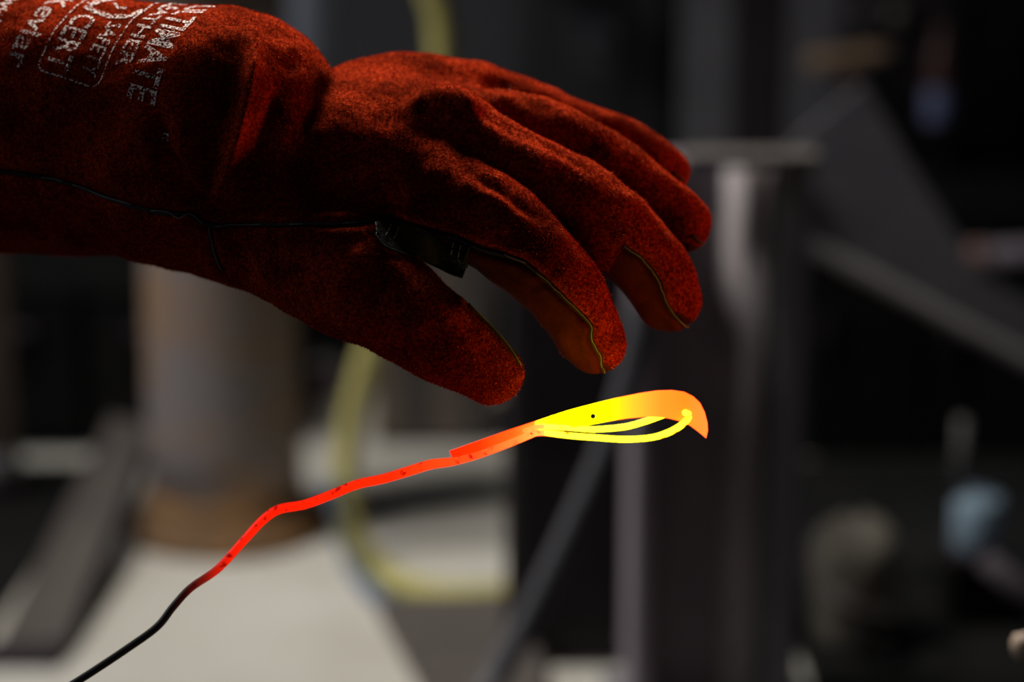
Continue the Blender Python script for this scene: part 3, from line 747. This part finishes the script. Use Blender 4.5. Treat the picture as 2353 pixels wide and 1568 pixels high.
# black leather patch in the thumb fork
pp = [(861, 513), (884, 510), (915, 514), (950, 524), (1000, 538), (1050, 553), (1086, 568), (1079, 590), (1072, 612), (1063, 638), (1045, 633), (1025, 624), (1002, 612), (975, 602), (948, 594), (920, 586), (893, 576), (873, 563), (862, 540)]
inner = [(x, y) for x in range(864, 1086, 8) for y in range(512, 640, 8)]
vs = [Vector(p) for p in pp] + [Vector(p) for p in inner]
cd = delaunay_2d_cdt(vs, [], [list(range(len(pp)))], 1, 1e-4)
def hit_or_hang(u, v):                      # where the fork is open the patch hangs on from the finger above it
    for k in range(40):
        l, n, i, dist = bvh.ray_cast(Vector((0, 0, 0)), Vector(cpt(u, v-4*k, 1.0)).normalized())
        if l is not None and dist < 1.2: return cpt(u, v, -l[2] + .0009*k)
    return hit(u, v)
PT = np.array([hit_or_hang(v[0], v[1]) for v in cd[0]])
adj = [set() for _ in PT]
for f in cd[2]:
    for a_ in f:
        for b_ in f:
            if a_ != b_: adj[a_].add(b_)
for _ in range(6):                         # let the leather lie flat
    dep = -PT[:, 2]; nd = np.array([.4*dep[i_] + .6*np.mean([dep[j_] for j_ in (adj[i_] or [i_])]) for i_ in range(len(PT))])
    nd = np.minimum(nd, dep+.0002); PT = PT*(nd/dep)[:, None]
bvn = []
for q in PT:
    l, n, i, dd_ = bvh.find_nearest(Vector(q)); nv = np.array(n); nv = nv if nv@(-q) > 0 else -nv; bvn.append(nv)
bvn = np.array(bvn); m = len(PT)
V = np.vstack([PT+bvn*.0011, PT-bvn*.0005]); F = [list(f) for f in cd[2]] + [[i+m for i in f[::-1]] for f in cd[2]]
ec = {}
for f in cd[2]:
    for i in range(len(f)):
        e = (f[i], f[(i+1) % len(f)]); ec[tuple(sorted(e))] = ec.get(tuple(sorted(e)), 0)+1
F += [[a, b, b+m, a+m] for (a, b), c_ in ec.items() if c_ == 1]
patch = mesh('fork_patch', c2w(V), F, M_leather, glove, label='black leather patch in the thumb fork')
def dashes(a, b, n, par):
    a = np.array(a, float); b = np.array(b, float)
    for i in range(n):
        p0 = a+(b-a)*(i+.12)/n; p1 = a+(b-a)*(i+.8)/n
        q0, q1 = hit(*p0, .0014), hit(*p1, .0014)
        tube('stitch', [c2w(q0), c2w((q0+q1)/2 + np.array([0, 0, .0002])), c2w(q1)], 1.3*PX, M_thread, par, 6, n=3)
for a, b, n in [((897, 515), (881, 548), 3), ((912, 524), (900, 555), 3), ((1047, 556), (1030, 622), 5), ((1064, 562), (1046, 628), 5), ((861, 516), (862, 548), 3)]:
    dashes(a, b, n, patch)
tube('edge_fold', on_glove([(1082, 566), (1072, 590), (1064, 614), (1058, 636)], .0012, 6), 4*PX, M_leather, patch, 8, spline=False)
tube('edge_fold', on_glove([(864, 545), (872, 560), (892, 574), (920, 584), (945, 592)], .0008, 6), 3*PX, M_leather, patch, 8, spline=False)

# white print on the cuff
A0, A1 = cpt(0, 274, D0+.066), cpt(460, 322, D0+.028)
e1 = A1-A0; Laxis = np.linalg.norm(e1); e1 /= Laxis
ef = np.array([0, 0, 1.0]); ef -= e1*(ef@e1); ef /= np.linalg.norm(ef); et = np.cross(ef, e1); et = et if et[1] > 0 else -et
RC = 298*PX
dg = math.radians
def cuff_pt(tt, sarc, off=.0004):           # tt along the cuff (m), sarc arc from the top (m)
    ph = sarc/RC + .17*(tt-px_t(150))/RC + dg(3); c0 = A0+e1*tt; d = math.cos(ph)*et+math.sin(ph)*ef
    l, n, i, dist = bvh.ray_cast(Vector(c0+d*.12), Vector(-d))
    if l is None: return c0+d*(RC+off)
    return np.array(l)+d*off
m = bpy.data.materials.new('white_print'); m.use_nodes = True; nt = m.node_tree; N = nt.nodes; L = nt.links
b = N['Principled BSDF']; b.inputs['Base Color'].default_value = (.45, .40, .385, 1); b.inputs['Roughness'].default_value = .9
tr = N.new('ShaderNodeBsdfTransparent'); ms = N.new('ShaderNodeMixShader'); nz = N.new('ShaderNodeTexNoise'); tc = N.new('ShaderNodeTexCoord')
nz.inputs['Scale'].default_value = 900; nz.inputs['Detail'].default_value = 2; L.new(tc.outputs['Object'], nz.inputs['Vector'])
cr = N.new('ShaderNodeValToRGB'); cr.color_ramp.elements[0].position = .46; cr.color_ramp.elements[1].position = .56; L.new(nz.outputs['Fac'], cr.inputs['Fac'])
L.new(cr.outputs['Color'], ms.inputs[0]); L.new(tr.outputs[0], ms.inputs[1]); L.new(b.outputs[0], ms.inputs[2]); L.new(ms.outputs[0], N['Material Output'].inputs[0])
M_print = m
def text_2d(s_, bold=.0):
    cu = bpy.data.curves.new('lettering', 'FONT'); cu.body = s_; cu.size = 1.0; cu.offset = bold; cu.resolution_u = 3
    o = bpy.data.objects.new('lettering', cu); C.objects.link(o)
    dg = bpy.context.evaluated_depsgraph_get(); me_ = o.evaluated_get(dg).to_mesh()
    bm = bmesh.new(); bm.from_mesh(me_); bmesh.ops.triangulate(bm, faces=bm.faces)
    for _ in range(3):
        ed = [e for e in bm.edges if e.calc_length() > .16]
        if ed: bmesh.ops.subdivide_edges(bm, edges=ed, cuts=1); bmesh.ops.triangulate(bm, faces=bm.faces)
    bm.verts.index_update(); V_ = np.array([list(v.co)[:2] for v in bm.verts]); F_ = [[v.index for v in f.verts] for f in bm.faces]; bm.free()
    bpy.data.objects.remove(o); return V_, F_
def px_t(u): return ((u+105)/460.0)*Laxis
def print_line(s_, t_base, cap, s0, s1, bold=.012, lean=0.0):
    """s_ reads down the cuff: baseline at t_base (m), capital height cap, from arc s0 to s1"""
    V_, F_ = text_2d(s_, bold)
    x = (V_[:, 0]-V_[:, 0].min())/(V_[:, 0].max()-V_[:, 0].min()); y = V_[:, 1]/.73
    W = [c2w(cuff_pt(t_base+cap*yy+lean*xx, s0+(s1-s0)*xx)) for xx, yy in zip(x, y)]
    return mesh('print', W, F_, M_print, glove)
print_line('ULTIMATE', px_t(338), .0145, dg(6)*RC, dg(70)*RC, .02)
print_line('"', px_t(395), .008, dg(79)*RC, dg(82)*RC, .01)
print_line('LEATHER', px_t(290), .0080, dg(4)*RC, dg(58)*RC, .015)
print_line('SAFETY', px_t(225), .0075, dg(36)*RC, dg(66)*RC, .01)
print_line('CERT', px_t(148), .0125, dg(36)*RC, dg(68)*RC, .012)
print_line('Kevlar', px_t(62), .0115, dg(26)*RC, dg(72)*RC, .012)
print_line('with', px_t(-30), .009, dg(35)*RC, dg(58)*RC, .012)
print_line('C(', px_t(-40), .0125, dg(14)*RC, dg(30)*RC, .012)
print_line('SEWN', px_t(100), .007, dg(2)*RC, dg(15)*RC, .012)
def print_strip(pts, w):                    # pts: (t, s)
    W, F = [], []; P_ = np.array(pts, float)
    cum = np.concatenate([[0], np.cumsum(np.linalg.norm(np.diff(P_, axis=0), axis=1))]); n = int(cum[-1]/.0015)+2
    Q = np.stack([np.interp(np.linspace(0, cum[-1], n), cum, P_[:, i]) for i in (0, 1)], 1)
    T = np.gradient(Q, axis=0); T /= np.linalg.norm(T, axis=1)[:, None]
    for q, tn in zip(Q, T):
        nn_ = np.array([-tn[1], tn[0]])*w/2
        W += [c2w(cuff_pt(*(q+nn_))), c2w(cuff_pt(*(q-nn_)))]
    F = [[2*i, 2*i+2, 2*i+3, 2*i+1] for i in range(n-1)]
    return mesh('print', W, F, M_print, glove)
tl, trr = px_t(132), px_t(270); sb = dg(70)*RC
print_strip([(tl, dg(8)*RC), (tl, sb-.002), (tl+.002, sb), (trr-.003, sb), (trr, sb-.003), (trr, dg(6)*RC)], .0008)
# emblem at the head of the box
W = []; tc0 = px_t(205)
print_strip([(px_t(150), dg(30)*RC), (px_t(175), dg(32)*RC), (px_t(215), dg(32.5)*RC), (px_t(255), dg(30)*RC), (px_t(268), dg(22)*RC)], .0030)
print_strip([(px_t(152), dg(28)*RC), (px_t(165), dg(22)*RC), (px_t(185), dg(14)*RC)], .0045)
print_strip([(px_t(195), dg(22)*RC), (px_t(215), dg(25)*RC), (px_t(232), dg(24)*RC)], .0014)

# nap: short suede fibres standing off the leather
pv = np.zeros(len(GV), bool); pv[GF[palm].ravel()] = True
cand = np.where(((GN*(-GV/np.linalg.norm(GV, axis=1)[:, None])).sum(1) > -.35) & ~pv)[0]
NF = 200000
pick = rng.choice(cand, NF)
base_ = GV[pick] + rng.normal(size=(NF, 3))*.0005
nr = GN[pick]; base_ -= nr*((base_-GV[pick])*nr).sum(1)[:, None]
rd = rng.normal(size=(NF, 3)); tan = rd-nr*(rd*nr).sum(1)[:, None]; tan /= np.linalg.norm(tan, axis=1)[:, None]
ln = rng.gamma(4, .00016, NF); ln[::60] *= 2.2; ln = np.minimum(ln, .0019); lean_ = rng.uniform(.3, 1.6, NF)
tip = base_ + (nr + tan*lean_[:, None])/np.sqrt(1+lean_**2)[:, None]*ln[:, None]
side = np.cross(nr, tan)*.00013
V = np.empty((NF*3, 3)); V[0::3] = base_-side-nr*.0001; V[1::3] = base_+side-nr*.0001; V[2::3] = tip
me = bpy.data.meshes.new('nap')
me.vertices.add(NF*3); me.vertices.foreach_set('co', (c2w(V)-gorg).astype(np.float32).ravel())
me.loops.add(NF*3); me.loops.foreach_set('vertex_index', np.arange(NF*3, dtype=np.int32))
me.polygons.add(NF); me.polygons.foreach_set('loop_start', np.arange(0, NF*3, 3, dtype=np.int32)); me.polygons.foreach_set('loop_total', np.full(NF, 3, np.int32))
me.update(); me.validate()
m = bpy.data.materials.new('suede_nap'); m.use_nodes = True; N = m.node_tree.nodes; L = m.node_tree.links
b = N['Principled BSDF']; b.inputs['Roughness'].default_value = .9; b.inputs['Specular IOR Level'].default_value = .0
gm = N.new('ShaderNodeNewGeometry'); cr = N.new('ShaderNodeValToRGB'); e = cr.color_ramp.elements
e[0].color = (.03, .001, .001, 1); e[1].color = (.5, .42, .34, 1); e[1].position = 1.0
for ps, c_ in ((.55, (.22, .008, .003)), (.85, (.48, .06, .012)), (.992, (.55, .16, .05)), (.9965, (.5, .4, .3))):
    x = e.new(ps); x.color = (*c_, 1)
L.new(gm.outputs['Random Per Island'], cr.inputs['Fac']); L.new(cr.outputs['Color'], b.inputs['Base Color'])
me.materials.append(m)
nap = bpy.data.objects.new('nap', me); C.objects.link(nap); nap.parent = glove; nap['kind'] = 'stuff'; nap['label'] = 'short red suede fibres'
